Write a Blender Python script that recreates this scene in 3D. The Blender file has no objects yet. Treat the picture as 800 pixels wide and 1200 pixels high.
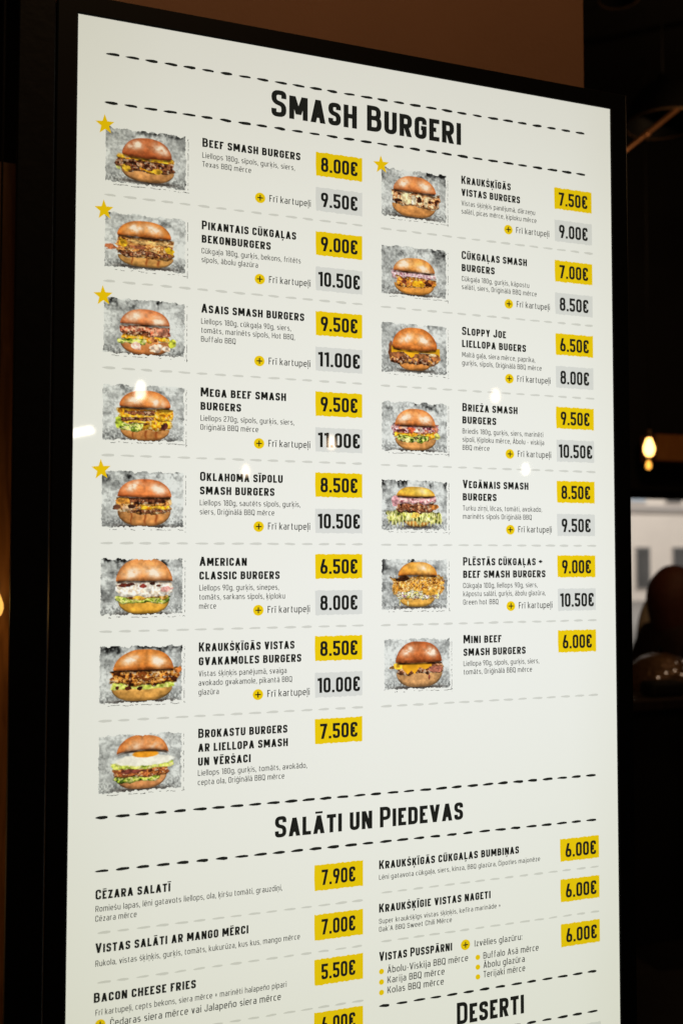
import bpy, bmesh, math, random, unicodedata
import numpy as np
from mathutils import Vector, Matrix

# ---------------------------------------------------------------- camera, world, light, exposure
scene = bpy.context.scene
COL = scene.collection
cam_d = bpy.data.cameras.new('camera'); cam = bpy.data.objects.new('camera', cam_d); COL.objects.link(cam)
cam.matrix_world = Matrix(((0.940901, -0.015691, -0.338318, 0), (-0.338681, -0.041245, -0.939997, 0),
                           (0.000796, 0.999026, -0.044122, 1.5), (0, 0, 0, 1)))
cam_d.sensor_fit = 'VERTICAL'; cam_d.sensor_height = 36.0; cam_d.lens = 34.93
cam_d.clip_end = 300; cam_d.clip_start = .05
cam_d.dof.use_dof = True; cam_d.dof.focus_distance = 1.60; cam_d.dof.aperture_fstop = 3.0
scene.camera = cam
world = bpy.data.worlds.new('World'); scene.world = world; world.use_nodes = True
world.node_tree.nodes['Background'].inputs[0].default_value = (.012, .009, .008, 1)
world.node_tree.nodes['Background'].inputs[1].default_value = .12
scene.view_settings.view_transform = 'Standard'; scene.view_settings.look = 'None'
scene.view_settings.exposure = 0; scene.view_settings.gamma = 1

def lamp(name, kind, loc, energy, color, size=.05, target=None):
    d = bpy.data.lights.new(name, kind); d.energy = energy; d.color = color
    if kind == 'AREA': d.size = size
    else: d.shadow_soft_size = size
    o = bpy.data.objects.new(name, d); COL.objects.link(o); o.location = loc
    if target is not None:
        o.rotation_euler = (Vector(target)-Vector(loc)).to_track_quat('-Z', 'Y').to_euler()
    return o
lamp('overcast_daylight', 'AREA', (26, 22, 16), 6300, (1, .985, .96), 12, (31, 40, 3))
lamp('ceiling_lamp', 'POINT', (.30, .60, 3.75), 31, (1, .60, .30), .12)
lamp('panel_fill', 'POINT', (-.35, 1.75, .95), 1.6, (1, .50, .16), .08)  # unseen fill light, added to brighten the wooden panel
lamp('amber_lamp', 'POINT', (-.035, 2.10, 1.405), .34, (1, .50, .12), .02)
lamp('bar_fill', 'POINT', (3.3, 2.9, 3.25), 12.0, (1, .60, .30), .03)  # unseen fill light, added to bring out the copper pipe and bar side

# ---------------------------------------------------------------- helpers
def lin(c): return tuple(((x/255.)/12.92 if x <= 10 else (((x/255.)+.055)/1.055)**2.4) for x in c)
def mat(name, base=(.5, .5, .5), rough=.5, metal=0., spec=.5, emit=None, es=0., noise=0., nscale=20., bump=0., bscale=60., alpha=None):
    m = bpy.data.materials.new(name); m.use_nodes = True; nt = m.node_tree; b = nt.nodes['Principled BSDF']
    b.inputs['Base Color'].default_value = (*base, 1); b.inputs['Roughness'].default_value = rough
    b.inputs['Metallic'].default_value = metal; b.inputs['Specular IOR Level'].default_value = spec
    tc = nt.nodes.new('ShaderNodeTexCoord')
    if noise:
        n = nt.nodes.new('ShaderNodeTexNoise'); n.inputs['Scale'].default_value = nscale; n.inputs['Detail'].default_value = 6
        nt.links.new(tc.outputs['Object'], n.inputs['Vector'])
        mx = nt.nodes.new('ShaderNodeMix'); mx.data_type = 'RGBA'
        nt.links.new(n.outputs['Fac'], mx.inputs['Factor'])
        mx.inputs['A'].default_value = (*[x*(1-noise) for x in base], 1); mx.inputs['B'].default_value = (*[min(1, x*(1+noise)) for x in base], 1)
        nt.links.new(mx.outputs['Result'], b.inputs['Base Color'])
    if bump:
        n = nt.nodes.new('ShaderNodeTexNoise'); n.inputs['Scale'].default_value = bscale; n.inputs['Detail'].default_value = 3
        nt.links.new(tc.outputs['Object'], n.inputs['Vector'])
        bp = nt.nodes.new('ShaderNodeBump'); bp.inputs['Strength'].default_value = bump; bp.inputs['Distance'].default_value = .01
        nt.links.new(n.outputs['Fac'], bp.inputs['Height']); nt.links.new(bp.outputs['Normal'], b.inputs['Normal'])
    if emit: b.inputs['Emission Color'].default_value = (*emit, 1); b.inputs['Emission Strength'].default_value = es
    return m
def wood(name, dark, light, scale=3., rough=.5):
    m = mat(name, light, rough); nt = m.node_tree; b = nt.nodes['Principled BSDF']
    tc = nt.nodes.new('ShaderNodeTexCoord'); mp = nt.nodes.new('ShaderNodeMapping'); mp.inputs['Scale'].default_value = (scale*6, scale*6, scale*.6)
    n = nt.nodes.new('ShaderNodeTexNoise'); n.inputs['Scale'].default_value = 2; n.inputs['Detail'].default_value = 8; n.inputs['Distortion'].default_value = 1.2
    r = nt.nodes.new('ShaderNodeValToRGB'); r.color_ramp.elements[0].position = .3; r.color_ramp.elements[1].position = .7
    r.color_ramp.elements[0].color = (*dark, 1); r.color_ramp.elements[1].color = (*light, 1)
    nt.links.new(tc.outputs['Object'], mp.inputs[0]); nt.links.new(mp.outputs[0], n.inputs['Vector']); nt.links.new(n.outputs['Fac'], r.inputs[0]); nt.links.new(r.outputs[0], b.inputs['Base Color'])
    return m
def backlit(name, vertex=False, color=(1, 1, 1)):
    """display surface under its glass: what it shows is emitted light, the glass over it gives the sharp reflections.
    The backlight is a little weaker towards the edges of the panel."""
    m = mat(name, (.004, .004, .004), .028, 0, .5); nt = m.node_tree; b = nt.nodes['Principled BSDF']
    tc = nt.nodes.new('ShaderNodeNewGeometry'); sp = nt.nodes.new('ShaderNodeSeparateXYZ')
    nt.links.new(tc.outputs['Position'], sp.inputs[0])
    def ramp(sock, a, bb, stops):
        mr = nt.nodes.new('ShaderNodeMapRange'); mr.inputs['From Min'].default_value = a; mr.inputs['From Max'].default_value = bb
        r = nt.nodes.new('ShaderNodeValToRGB'); r.color_ramp.interpolation = 'B_SPLINE'
        el = r.color_ramp.elements
        while len(el) < len(stops): el.new(.5)
        for e, (p, c) in zip(el, stops): e.position = p; e.color = (*c, 1)
        nt.links.new(sock, mr.inputs[0]); nt.links.new(mr.outputs[0], r.inputs[0]); return r
    rz = ramp(sp.outputs['Z'], .653, 2.306, [(0., (.82, .82, .73)), (.14, (.87, .87, .79)), (.40, (1., 1., 1.)), (.62, (.99, .985, .96)), (.86, (.90, .885, .83)), (1., (.80, .775, .715))])
    rx = ramp(sp.outputs['X'], .1206, 1.0506, [(0., (.88, .875, .82)), (.14, (.95, .945, .92)), (.5, (1, 1, 1)), (.9, (.99, 1., 1.)), (1., (.93, .93, .90))])
    mu = nt.nodes.new('ShaderNodeVectorMath'); mu.operation = 'MULTIPLY'
    nt.links.new(rz.outputs[0], mu.inputs[0]); nt.links.new(rx.outputs[0], mu.inputs[1])
    m2 = nt.nodes.new('ShaderNodeVectorMath'); m2.operation = 'MULTIPLY'; nt.links.new(mu.outputs[0], m2.inputs[0])
    if vertex:
        at = nt.nodes.new('ShaderNodeAttribute'); at.attribute_name = 'print'; nt.links.new(at.outputs['Color'], m2.inputs[1])
    else: m2.inputs[1].default_value = color
    nt.links.new(m2.outputs[0], b.inputs['Emission Color']); b.inputs['Emission Strength'].default_value = 1.0
    return m
def obj(name, verts, faces, m=None, parent=None, loc=(0, 0, 0), smooth=False, label=None, kind=None):
    me = bpy.data.meshes.new(name); me.from_pydata([tuple(v) for v in verts], [], faces); me.update()
    if smooth: me.polygons.foreach_set('use_smooth', [True]*len(me.polygons))
    if m: me.materials.append(m)
    o = bpy.data.objects.new(name, me); COL.objects.link(o); o.location = loc
    if parent: o.parent = parent
    if label: o['label'] = label
    if kind: o['kind'] = kind
    return o
def bmobj(name, bm, m=None, parent=None, loc=(0, 0, 0), smooth=False, label=None, kind=None):
    me = bpy.data.meshes.new(name); bm.normal_update(); bm.to_mesh(me); bm.free()
    if smooth: me.polygons.foreach_set('use_smooth', [True]*len(me.polygons))
    if m: me.materials.append(m)
    o = bpy.data.objects.new(name, me); COL.objects.link(o); o.location = loc
    if parent: o.parent = parent
    if label: o['label'] = label
    if kind: o['kind'] = kind
    return o
def box(bm, x0, x1, y0, y1, z0, z1, bev=0.):
    r = bmesh.ops.create_cube(bm, size=1, matrix=Matrix.Translation(((x0+x1)/2, (y0+y1)/2, (z0+z1)/2)) @ Matrix.Diagonal((x1-x0, y1-y0, z1-z0, 1)))
    if bev:
        es = list({e for v in r['verts'] for e in v.link_edges})
        bmesh.ops.bevel(bm, geom=es, offset=bev, segments=3, affect='EDGES', profile=.5)
def boxo(name, x0, x1, y0, y1, z0, z1, m, parent=None, bev=0., **k):
    bm = bmesh.new(); box(bm, x0, x1, y0, y1, z0, z1, bev); return bmobj(name, bm, m, parent, **k)
def lathe(name, prof, m, parent=None, loc=(0, 0, 0), n=28, **k):
    vs = []; fs = []
    for r, z in prof:
        for i in range(n):
            a = 2*math.pi*i/n; vs.append((r*math.cos(a), r*math.sin(a), z))
    for j in range(len(prof)-1):
        for i in range(n):
            i2 = (i+1) % n; fs.append((j*n+i, j*n+i2, (j+1)*n+i2, (j+1)*n+i))
    return obj(name, vs, fs, m, parent, loc, smooth=True, **k)
def tube(name, pts, r, m, parent=None, n=12, **k):
    pts = [Vector(p) for p in pts]; vs = []; fs = []
    for i, p in enumerate(pts):
        d = (pts[min(i+1, len(pts)-1)]-pts[max(i-1, 0)]).normalized()
        a = d.orthogonal().normalized() if i == 0 else (a-d*a.dot(d)).normalized()
        b = d.cross(a)
        for j in range(n):
            t = 2*math.pi*j/n; vs.append(p+(a*math.cos(t)+b*math.sin(t))*r)
    for i in range(len(pts)-1):
        for j in range(n):
            j2 = (j+1) % n; fs.append((i*n+j, i*n+j2, (i+1)*n+j2, (i+1)*n+j))
    fs.append(tuple(range(n))[::-1]); fs.append(tuple((len(pts)-1)*n+j for j in range(n)))
    return obj(name, vs, fs, m, parent, smooth=True, **k)
def thing(name, label, cat, loc=(0, 0, 0), group=None):
    o = bpy.data.objects.new(name, None); o.empty_display_size = .1; COL.objects.link(o); o.location = loc
    o['label'] = label; o['category'] = cat
    if group: o['group'] = group
    return o
def tag(o, label, cat, group=None):
    o['label'] = label; o['category'] = cat
    if group: o['group'] = group
    return o
# ---------------------------------------------------------------- block lettering of the menu (drawn strokes)
R_ = 'r'
GL = {
 'A': (.54, [('d', 0, 0, .5, 1), ('d', 1, 0, .5, 1), ('s', [(.2, .27), (.8, .27)])]),
 'B': (.48, [('c', [(0, 0), (1, 0, R_), (1, .53, R_), (0, .53)]), ('c', [(0, .53), (.93, .53, R_), (.93, 1, R_), (0, 1)])]),
 'C': (.46, [('s', [(1, .68), (1, 1, R_), (0, 1, R_), (0, 0, R_), (1, 0, R_), (1, .32)])]),
 'D': (.48, [('c', [(0, 0), (1, 0, R_), (1, 1, R_), (0, 1)])]),
 'E': (.40, [('s', [(1, 1), (0, 1), (0, 0), (1, 0)]), ('s', [(0, .52), (.85, .52)])]),
 'F': (.39, [('s', [(1, 1), (0, 1), (0, 0)]), ('s', [(0, .50), (.85, .50)])]),
 'G': (.47, [('s', [(1, .70), (1, 1, R_), (0, 1, R_), (0, 0, R_), (1, 0, R_), (1, .50), (.55, .50)])]),
 'H': (.49, [('s', [(0, 0), (0, 1)]), ('s', [(1, 0), (1, 1)]), ('s', [(0, .52), (1, .52)])]),
 'I': (.0, [('s', [(0, 0), (0, 1)])]),
 'J': (.42, [('s', [(1, 1), (1, 0, R_), (0, 0, R_), (0, .28)])]),
 'K': (.50, [('s', [(0, 0), (0, 1)]), ('d', .25, .36, 1, 1), ('d', 1, 0, .42, .62)]),
 'L': (.40, [('s', [(0, 1), (0, 0), (1, 0)])]),
 'M': (.66, [('s', [(0, 0), (0, 1)]), ('s', [(1, 0), (1, 1)]), ('d', .06, 1, .5, .22), ('d', .94, 1, .5, .22)]),
 'N': (.51, [('s', [(0, 0), (0, 1)]), ('s', [(1, 0), (1, 1)]), ('d', .02, 1, .98, 0)]),
 'O': (.47, [('c', [(0, 0, R_), (1, 0, R_), (1, 1, R_), (0, 1, R_)])]),
 'P': (.46, [('c', [(0, .42), (1, .42, R_), (1, 1, R_), (0, 1)]), ('s', [(0, 0), (0, .42)])]),
 'R': (.48, [('c', [(0, .46), (1, .46, R_), (1, 1, R_), (0, 1)]), ('s', [(0, 0), (0, .46)]), ('d', 1, 0, .5, .5)]),
 'S': (.46, [('s', [(1, .74), (1, 1, R_), (0, 1, R_), (0, .56, R_), (1, .47, R_), (1, 0, R_), (0, 0, R_), (0, .26)])]),
 'T': (.44, [('s', [(0, 1), (1, 1)]), ('s', [(.5, 0), (.5, .97)])]),
 'U': (.48, [('s', [(0, 1), (0, 0, R_), (1, 0, R_), (1, 1)])]),
 'V': (.53, [('d', 0, 1, .5, 0), ('d', 1, 1, .5, 0)]),
 'Y': (.52, [('d', 0, 1, .5, .40), ('d', 1, 1, .5, .40), ('s', [(.5, 0), (.5, .5)])]),
 'Z': (.44, [('s', [(0, 1), (1, 1)]), ('s', [(0, 0), (1, 0)]), ('d', .0, .02, 1, .98)]),
 '0': (.43, [('c', [(0, 0, R_), (1, 0, R_), (1, 1, R_), (0, 1, R_)])]),
 '1': (.27, [('s', [(1, 0), (1, 1)]), ('s', [(0, .96), (.9, .96)])]),
 '5': (.42, [('s', [(1, 1), (0, 1), (0, .56), (1, .56, R_), (1, 0, R_), (0, 0, R_), (0, .22)])]),
 '6': (.43, [('c', [(0, 0, R_), (1, 0, R_), (1, .53, R_), (0, .53, R_)]), ('d', .0, .40, .50, 1)]),
 '7': (.42, [('s', [(0, 1), (1, 1)]), ('d', .22, 0, 1, .94)]),
 '8': (.44, [('c', [(0, 0, R_), (1, 0, R_), (1, .53, R_), (0, .53, R_)]), ('c', [(.05, .53, R_), (.95, .53, R_), (.95, 1, R_), (.05, 1, R_)])]),
 '9': (.43, [('c', [(0, .47, R_), (1, .47, R_), (1, 1, R_), (0, 1, R_)]), ('d', 1, .60, .45, 0)]),
 '.': (.0, [('s', [(0, -.02), (0, .02)])]),
 '+': (.40, [('s', [(0, .45), (1, .45)]), ('s', [(.5, .22), (.5, .68)])]),
 '€': (.50, [('s', [(1, .76), (1, 1, R_), (.24, 1, R_), (.24, 0, R_), (1, 0, R_), (1, .24)]), ('s', [(.02, .61), (.78, .61)]), ('s', [(.02, .39), (.78, .39)])]),
}
def stroke_poly(path, closed, s, rad=1.0):
    """centre line -> quads of constant width with mitred joints; corners marked r are rounded"""
    pts = []
    n = len(path); P = [Vector((p[0], p[1])) for p in path]
    for i, p in enumerate(path):
        if len(p) > 2 and (closed or 0 < i < n-1):
            a = P[(i-1) % n]-P[i]; b = P[(i+1) % n]-P[i]
            r = min(s*rad*1.05, a.length*.48, b.length*.48)
            A = P[i]+a.normalized()*r; B = P[i]+b.normalized()*r
            for k in range(5):
                t = k/4.; pts.append(A*(1-t)**2+P[i]*2*t*(1-t)+B*t*t)
        else: pts.append(P[i].copy())
    q = [pts[0]]
    for p in pts[1:]:
        if (p-q[-1]).length > 1e-5: q.append(p)
    pts = q; n = len(pts); h = s/2; L = []; Rr = []
    for i in range(n):
        d1 = (pts[i]-pts[i-1]) if (closed or i > 0) else (pts[1]-pts[0])
        d2 = (pts[(i+1) % n]-pts[i]) if (closed or i < n-1) else d1
        d1 = d1.normalized(); d2 = d2.normalized(); n1 = Vector((-d1.y, d1.x)); n2 = Vector((-d2.y, d2.x))
        m = (n1+n2); m = m.normalized() if m.length > 1e-6 else n1
        k = h/max(.45, m.dot(n2)); L.append(pts[i]+m*k); Rr.append(pts[i]-m*k)
    vs = L+Rr; fs = []
    for i in range(n if closed else n-1):
        j = (i+1) % n; fs.append((i, n+i, n+j, j))
    return vs, fs
def glyph(ch, s, cap):
    """quads of one letter, cap height cap (all in cap units of the big letters), returns verts, faces, width"""
    w, prim = GL[ch]; W = w*1.12*cap if w else s
    V = []; F = []
    mx = lambda x: s/2+(W-s)*x
    my = lambda y: s/2+(cap-s)*y
    for k, pr in enumerate(prim):
        if pr[0] == 'd':
            hh = s*1.10; x0 = pr[1]*(W-hh); x1 = pr[3]*(W-hh); y0 = pr[2]*cap; y1 = pr[4]*cap
            vs = [Vector((x0, y0)), Vector((x0+hh, y0)), Vector((x1+hh, y1)), Vector((x1, y1))]; fs = [(0, 1, 2, 3)]
        else:
            path = []
            src = pr[1]
            for i, p in enumerate(src):
                x, y = mx(p[0]), my(p[1])
                if pr[0] == 's' and i in (0, len(src)-1):
                    o = src[1] if i == 0 else src[-2]
                    if o[0] == p[0] and p[1] in (0, 1): y += s/2*(1 if p[1] == 1 else -1)*(1 if w or ch == 'I' else 0)
                    if o[1] == p[1] and p[0] in (0, 1): x += s/2*(1 if p[0] == 1 else -1)
                path.append((x, y)+tuple(p[2:]))
            if ch == '.': path = [(s/2, 0), (s/2, s)]
            vs, fs = stroke_poly(path, pr[0] == 'c', s)
        b = len(V); V += [(v.x, v.y, k) for v in vs]; F += [tuple(b+i for i in f) for f in fs]
    return V, F, W
def block_text(text, cap, stroke=.155, track=.105, small=.87, capsonly=False, width=None):
    """-> verts (x, y, layer), faces; baseline at y=0, left edge x=0; the first letter of the line is a big capital"""
    V = []; F = []; x = 0.
    for ch in text:
        if ch == '€': x -= .07
        if ch == ' ': x += .27; continue
        d = unicodedata.normalize('NFD', ch); base = d[0]; c = 1. if (base.isupper() or not base.isalpha()) or capsonly else small
        vs, fs, W = glyph(base.upper(), stroke, c)
        b = len(V); V += [(vx+x, vy, k) for vx, vy, k in vs]; F += [tuple(b+i for i in f) for f in fs]
        for a in d[1:]:
            cx = x+W/2; b = len(V)
            if a == '\u0304': q = [(cx-.17, c+.09), (cx+.17, c+.09), (cx+.17, c+.19), (cx-.17, c+.19)]
            elif a in '\u0327\u0326': q = [(cx-.09, -.27), (cx+.01, -.27), (cx+.07, -.08), (cx-.07, -.08)]
            else: q = [(cx-.03, c+.07), (cx+.03, c+.07), (cx+.12, c+.20), (cx-.12, c+.20)]
            V += [(p[0], p[1], 3) for p in q]; F.append((b, b+1, b+2, b+3))
        x += W+track
    tot = x-track; kx = (width/(tot*cap)) if width else 1.
    return [(v[0]*cap*kx, v[1]*cap, v[2]) for v in V], F
# thin lettering: small letters drawn with the same strokes. y: 0 baseline, 1 x-height, 2 ascender, -1 descender
LC = {
 'a': (.50, [('s', [(.08, 1), (1, 1, R_), (1, 0)]), ('s', [(1, 0), (0, 0, R_), (0, .54, R_), (1, .54)])]),
 'b': (.53, [('s', [(0, 2), (0, 0), (1, 0, R_), (1, 1, R_), (0, 1)])]),
 'c': (.45, [('s', [(1, 1), (0, 1, R_), (0, 0, R_), (1, 0)])]),
 'd': (.53, [('s', [(1, 2), (1, 0), (0, 0, R_), (0, 1, R_), (1, 1)])]),
 'e': (.51, [('s', [(0, .50), (1, .50), (1, 1, R_), (0, 1, R_), (0, 0, R_), (.95, 0)])]),
 'f': (.36, [('s', [(1, 2), (.30, 2, R_), (.30, 0)]), ('s', [(0, 1), (.95, 1)])]),
 'g': (.53, [('s', [(1, 0), (0, 0, R_), (0, 1, R_), (1, 1), (1, -1, R_), (.06, -1)])]),
 'h': (.52, [('s', [(0, 2), (0, 0)]), ('s', [(0, 1), (1, 1, R_), (1, 0)])]),
 'i': (0, [('s', [(0, 0), (0, 1)]), ('s', [(0, 1.72), (0, 2.0)])]),
 'j': (.18, [('s', [(1, 1), (1, -1, R_), (0, -1)]), ('s', [(1, 1.72), (1, 2.0)])]),
 'k': (.48, [('s', [(0, 2), (0, 0)]), ('d', .16, .42, .96, 1), ('d', 1, 0, .34, .56)]),
 'l': (0, [('s', [(0, 2), (0, 0)])]),
 'm': (.82, [('s', [(0, 0), (0, 1), (1, 1, R_), (1, 0)]), ('s', [(.5, 1), (.5, 0)])]),
 'n': (.52, [('s', [(0, 0), (0, 1), (1, 1, R_), (1, 0)])]),
 'o': (.53, [('c', [(0, 0, R_), (1, 0, R_), (1, 1, R_), (0, 1, R_)])]),
 'p': (.53, [('s', [(0, -1), (0, 1), (1, 1, R_), (1, 0, R_), (0, 0)])]),
 'r': (.34, [('s', [(0, 0), (0, 1), (1, 1)])]),
 's': (.45, [('s', [(.96, 1), (0, 1, R_), (0, .53, R_), (1, .49, R_), (1, 0, R_), (.04, 0)])]),
 't': (.36, [('s', [(.28, 1.75), (.28, 0, R_), (1, 0)]), ('s', [(0, 1), (.95, 1)])]),
 'u': (.52, [('s', [(0, 1), (0, 0, R_), (1, 0), (1, 1)])]),
 'v': (.50, [('d', 0, 1, .5, 0), ('d', 1, 1, .5, 0)]),
 'w': (.78, [('d', 0, 1, .25, 0), ('d', .5, 1, .25, 0), ('d', .5, 1, .75, 0), ('d', 1, 1, .75, 0)]),
 'x': (.48, [('d', 0, 1, 1, 0), ('d', 1, 1, 0, 0)]),
 'y': (.50, [('d', 0, 1, .5, 0), ('d', 1, 1, .35, -.45)]),
 'z': (.45, [('s', [(0, 1), (1, 1)]), ('s', [(0, 0), (1, 0)]), ('d', .0, .05, 1, .95)]),
 ',': (0, [('s', [(0, -.62), (0, .10)])]), '.': (0, [('s', [(0, -.04), (0, .12)])]), ':': (0, [('s', [(0, -.04), (0, .1)]), ('s', [(0, .85), (0, .99)])]),
 "'": (0, [('s', [(0, 1.6), (0, 2.0)])]), '-': (.30, [('s', [(0, .5), (1, .5)])]), '+': (.46, [('s', [(0, .6), (1, .6)]), ('s', [(.5, .2), (.5, 1)])]),
}
GL['Q'] = (.50, [('c', [(0, 0, R_), (1, 0, R_), (1, 1, R_), (0, 1, R_)]), ('d', 1, -.12, .6, .22)])
GL['2'] = (.43, [('s', [(0, .76), (0, 1, R_), (1, 1, R_), (1, .60, R_), (0, .30, R_), (0, 0), (1, 0)])])
def thin_text(t, cap, width=None, s=.105, xh=.74, track=.135):
    V = []; F = []; x = 0.
    ym = lambda y: (s/2+(xh-s)*y) if 0 <= y <= 1 else (xh-s/2+(1.03-xh)*(y-1) if y > 1 else s/2+.27*y)
    for ch in t:
        if ch == ' ': x += .34; continue
        d = unicodedata.normalize('NFD', ch); b0 = d[0]; b = len(V)
        if b0 in LC:
            w, prim = LC[b0]; W = w or s; c = xh
            for k, pr in enumerate(prim):
                if pr[0] == 'd':
                    hh = s*1.15; x0 = pr[1]*(W-hh); x1 = pr[3]*(W-hh)
                    vs = [Vector((x0, pr[2]*xh)), Vector((x0+hh, pr[2]*xh)), Vector((x1+hh, pr[4]*xh)), Vector((x1, pr[4]*xh))]; fs = [(0, 1, 2, 3)]
                else:
                    src = pr[1]; path = []
                    for i, p in enumerate(src):
                        px = s/2+(W-s)*p[0]; py = ym(p[1])
                        if pr[0] == 's' and i in (0, len(src)-1):
                            o = src[1] if i == 0 else src[-2]
                            if o[0] == p[0]: py += s/2*(1 if p[1] > o[1] else -1)*(1 if p[1] in (0, 1, 2, -1) else .3)
                        path.append((px, py)+tuple(p[2:]))
                    vs, fs = stroke_poly(path, pr[0] == 'c', s, 1.5)
                n = len(V); V += [(v.x+x, v.y, k) for v in vs]; F += [tuple(n+i for i in f) for f in fs]
        else:
            c = 1.; vs, fs, W = glyph(b0, s, 1.)
            V += [(vx+x, vy, k) for vx, vy, k in vs]; F += [tuple(b+i for i in f) for f in fs]
        if ch in 'īì' or (b0 == 'i' and len(d) > 1):          # the bar takes the place of the dot
            V[b+4:] = [(q[0], xh-.02, q[2]) for q in V[b+4:]]
        for a in d[1:]:
            cx = x+W/2; n = len(V)
            if a in '\u0304\u0303': q = [(cx-.17, c+.12), (cx+.17, c+.12), (cx+.17, c+.21), (cx-.17, c+.21)]
            elif a in '\u0327\u0326' and b0 == 'g': q = [(cx-.06, c+.08), (cx+.05, c+.08), (cx+.08, c+.26), (cx-.02, c+.26)]
            elif a in '\u0327\u0326': q = [(cx-.08, -.30), (cx+.0, -.30), (cx+.06, -.09), (cx-.06, -.09)]
            else: q = [(cx-.03, c+.10), (cx+.03, c+.10), (cx+.13, c+.24), (cx-.13, c+.24)]
            V += [(p[0], p[1], 3) for p in q]; F.append((n, n+1, n+2, n+3))
        x += W+track
    tot = x-track; kx = (width/tot) if width else cap
    return [(v[0]*kx, v[1]*cap, v[2]) for v in V], F
# ---------------------------------------------------------------- burger pictures (flat print on the screen)
NX, NY = 172, 121                                    # vertices of one picture
def vnoise(seed, fx, fy, octv=3, gain=.55):
    """smooth value noise on the picture grid, 0..1"""
    rs = np.random.RandomState(seed)
    X, Y = np.meshgrid(np.linspace(0, 1, NX), np.linspace(0, 1, NY))
    out = np.zeros((NY, NX)); amp = 1.; tot = 0.
    for o in range(octv):
        gx, gy = int(fx*2**o)+3, int(fy*2**o)+3
        g = rs.rand(gy, gx)
        x = X*fx*2**o; y = Y*fy*2**o
        ix = np.floor(x).astype(int); iy = np.floor(y).astype(int)
        tx = x-ix; ty = y-iy; tx = tx*tx*(3-2*tx); ty = ty*ty*(3-2*ty)
        a = g[iy, ix]*(1-tx)+g[iy, ix+1]*tx; b = g[iy+1, ix]*(1-tx)+g[iy+1, ix+1]*tx
        out += amp*(a*(1-ty)+b*ty); tot += amp; amp *= gain
    out /= tot
    return np.clip((out-.5)*1.7+.5, 0, 1)
def sst(a, b, x):
    t = np.clip((x-a)/(b-a), 0, 1); return t*t*(3-2*t)
def mixc(img, col, m):
    m = np.clip(m, 0, 1)[..., None]; img[:] = img*(1-m)+col*m
def palette(cols, n):
    c = np.array(cols, float)/255.; n = np.clip(n, 0, .9999)*(len(c)-1)
    i = n.astype(int); t = (n-i)[..., None]; t = t*t*(3-2*t)
    return c[i]*(1-t)+c[np.minimum(i+1, len(c)-1)]*t
GX, GY = np.meshgrid(np.linspace(0, 1, NX), np.linspace(0, 1, NY))
def backdrop(seed, dark):
    n = vnoise(seed, 5, 4, 4); f = vnoise(seed+1, 40, 28, 2); st = vnoise(seed+2, 3, 14, 3)
    sc = np.abs(vnoise(seed+8, 26, 12, 3)-.5)
    v = .81+.34*(n-.5)+.19*(f-.5)+.16*(st-.5)-.14*sst(.07, 0, sc)*sst(.35, .6, vnoise(seed+10, 5, 5, 2))
    top = sst(.30, 0, GY)*sst(.45, .75, vnoise(seed+3, 7, 4, 4))
    v -= dark*.60*top*(.1+1.5*vnoise(seed+7, 22, 16, 3))
    if dark > 1.1: v -= .38*sst(.32, 0, GX)*sst(.35, .7, vnoise(seed+9, 5, 6, 4))
    g = sst(.66, .86, GY+.05*(n-.5))
    v = v*(1-g)+g*(.68+.42*(vnoise(seed+4, 60, 40, 2)-.5)+.22*(vnoise(seed+5, 10, 9, 3)-.5))
    v -= .15*sst(.78, 1, GX)*sst(.4, .8, vnoise(seed+6, 8, 8, 3))
    v = np.clip(v, .1, .92)
    return np.stack([v*.985, v*1.0, v*.985], -1)
def dome(img, seed, x0, x1, y0, y1, col, sag=.04, gloss=1., hl=((.27, .45), (.74, .5)), skew=0):
    """top bun between x0..x1, top y0, lower rim y1"""
    cx, w = (x0+x1)/2, (x1-x0)/2
    u = (GX-cx)/w; wob = .012*(vnoise(seed, 5, 4, 2)-.5)
    yt = y1-(y1-y0)*np.clip(1-np.abs(u-skew*(1-u*u))**2.5, 0, 1)**.52+wob
    yb = y1+sag*np.clip(1-u*u, 0, 1)**.5-.012
    m = sst(-.004, .010, GY-yt)*sst(.006, -.008, GY-yb)*sst(1.0, .985, np.abs(u))
    t = np.clip((GY-yt)/(yb-yt+1e-3), 0, 1)
    c = np.array(col, float)/255.
    hi = np.clip(c*1.20+.07, 0, 1); lo = c*np.array([.74, .54, .42])
    sh = np.clip(.36+.55*np.sin(np.pi*np.clip(t*.85+.13, 0, 1))-.40*np.abs(u)**3, 0, 1)
    sh = np.clip(sh+.34*(vnoise(seed+1, 6, 5, 4)-.5), 0, 1)
    cc = lo*(1-sh[..., None])+hi*sh[..., None]
    cc *= (1-.36*sst(.80, 1., t)+.30*(vnoise(seed+3, 22, 18, 3)-.5))[..., None]
    under = sst(1.0, .9, np.abs(u))*sst(yb-.02, yb, GY)*sst(yb+.045, yb+.018, GY)*(.45+.8*vnoise(seed+8, 12, 4, 2))   # the dark gap printed below the bun
    mixc(img, np.array([.17, .09, .05]), under*.85)
    mixc(img, cc, m)
    for (hx, hy) in hl:                                # window light printed on the glazed crust
        px = x0+(x1-x0)*hx; py = y0+(y1-y0)*hy
        r = ((GX-px)/(.095))**2+((GY-py-.3*(GX-px)*(1 if hx > .5 else -1))/(.075))**2
        a = np.exp(-r*1.1)*(.25+1.15*vnoise(seed+7, 18, 16, 3))*1.3*gloss
        mixc(img, np.array([1., .93, .84]), a*m)
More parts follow.
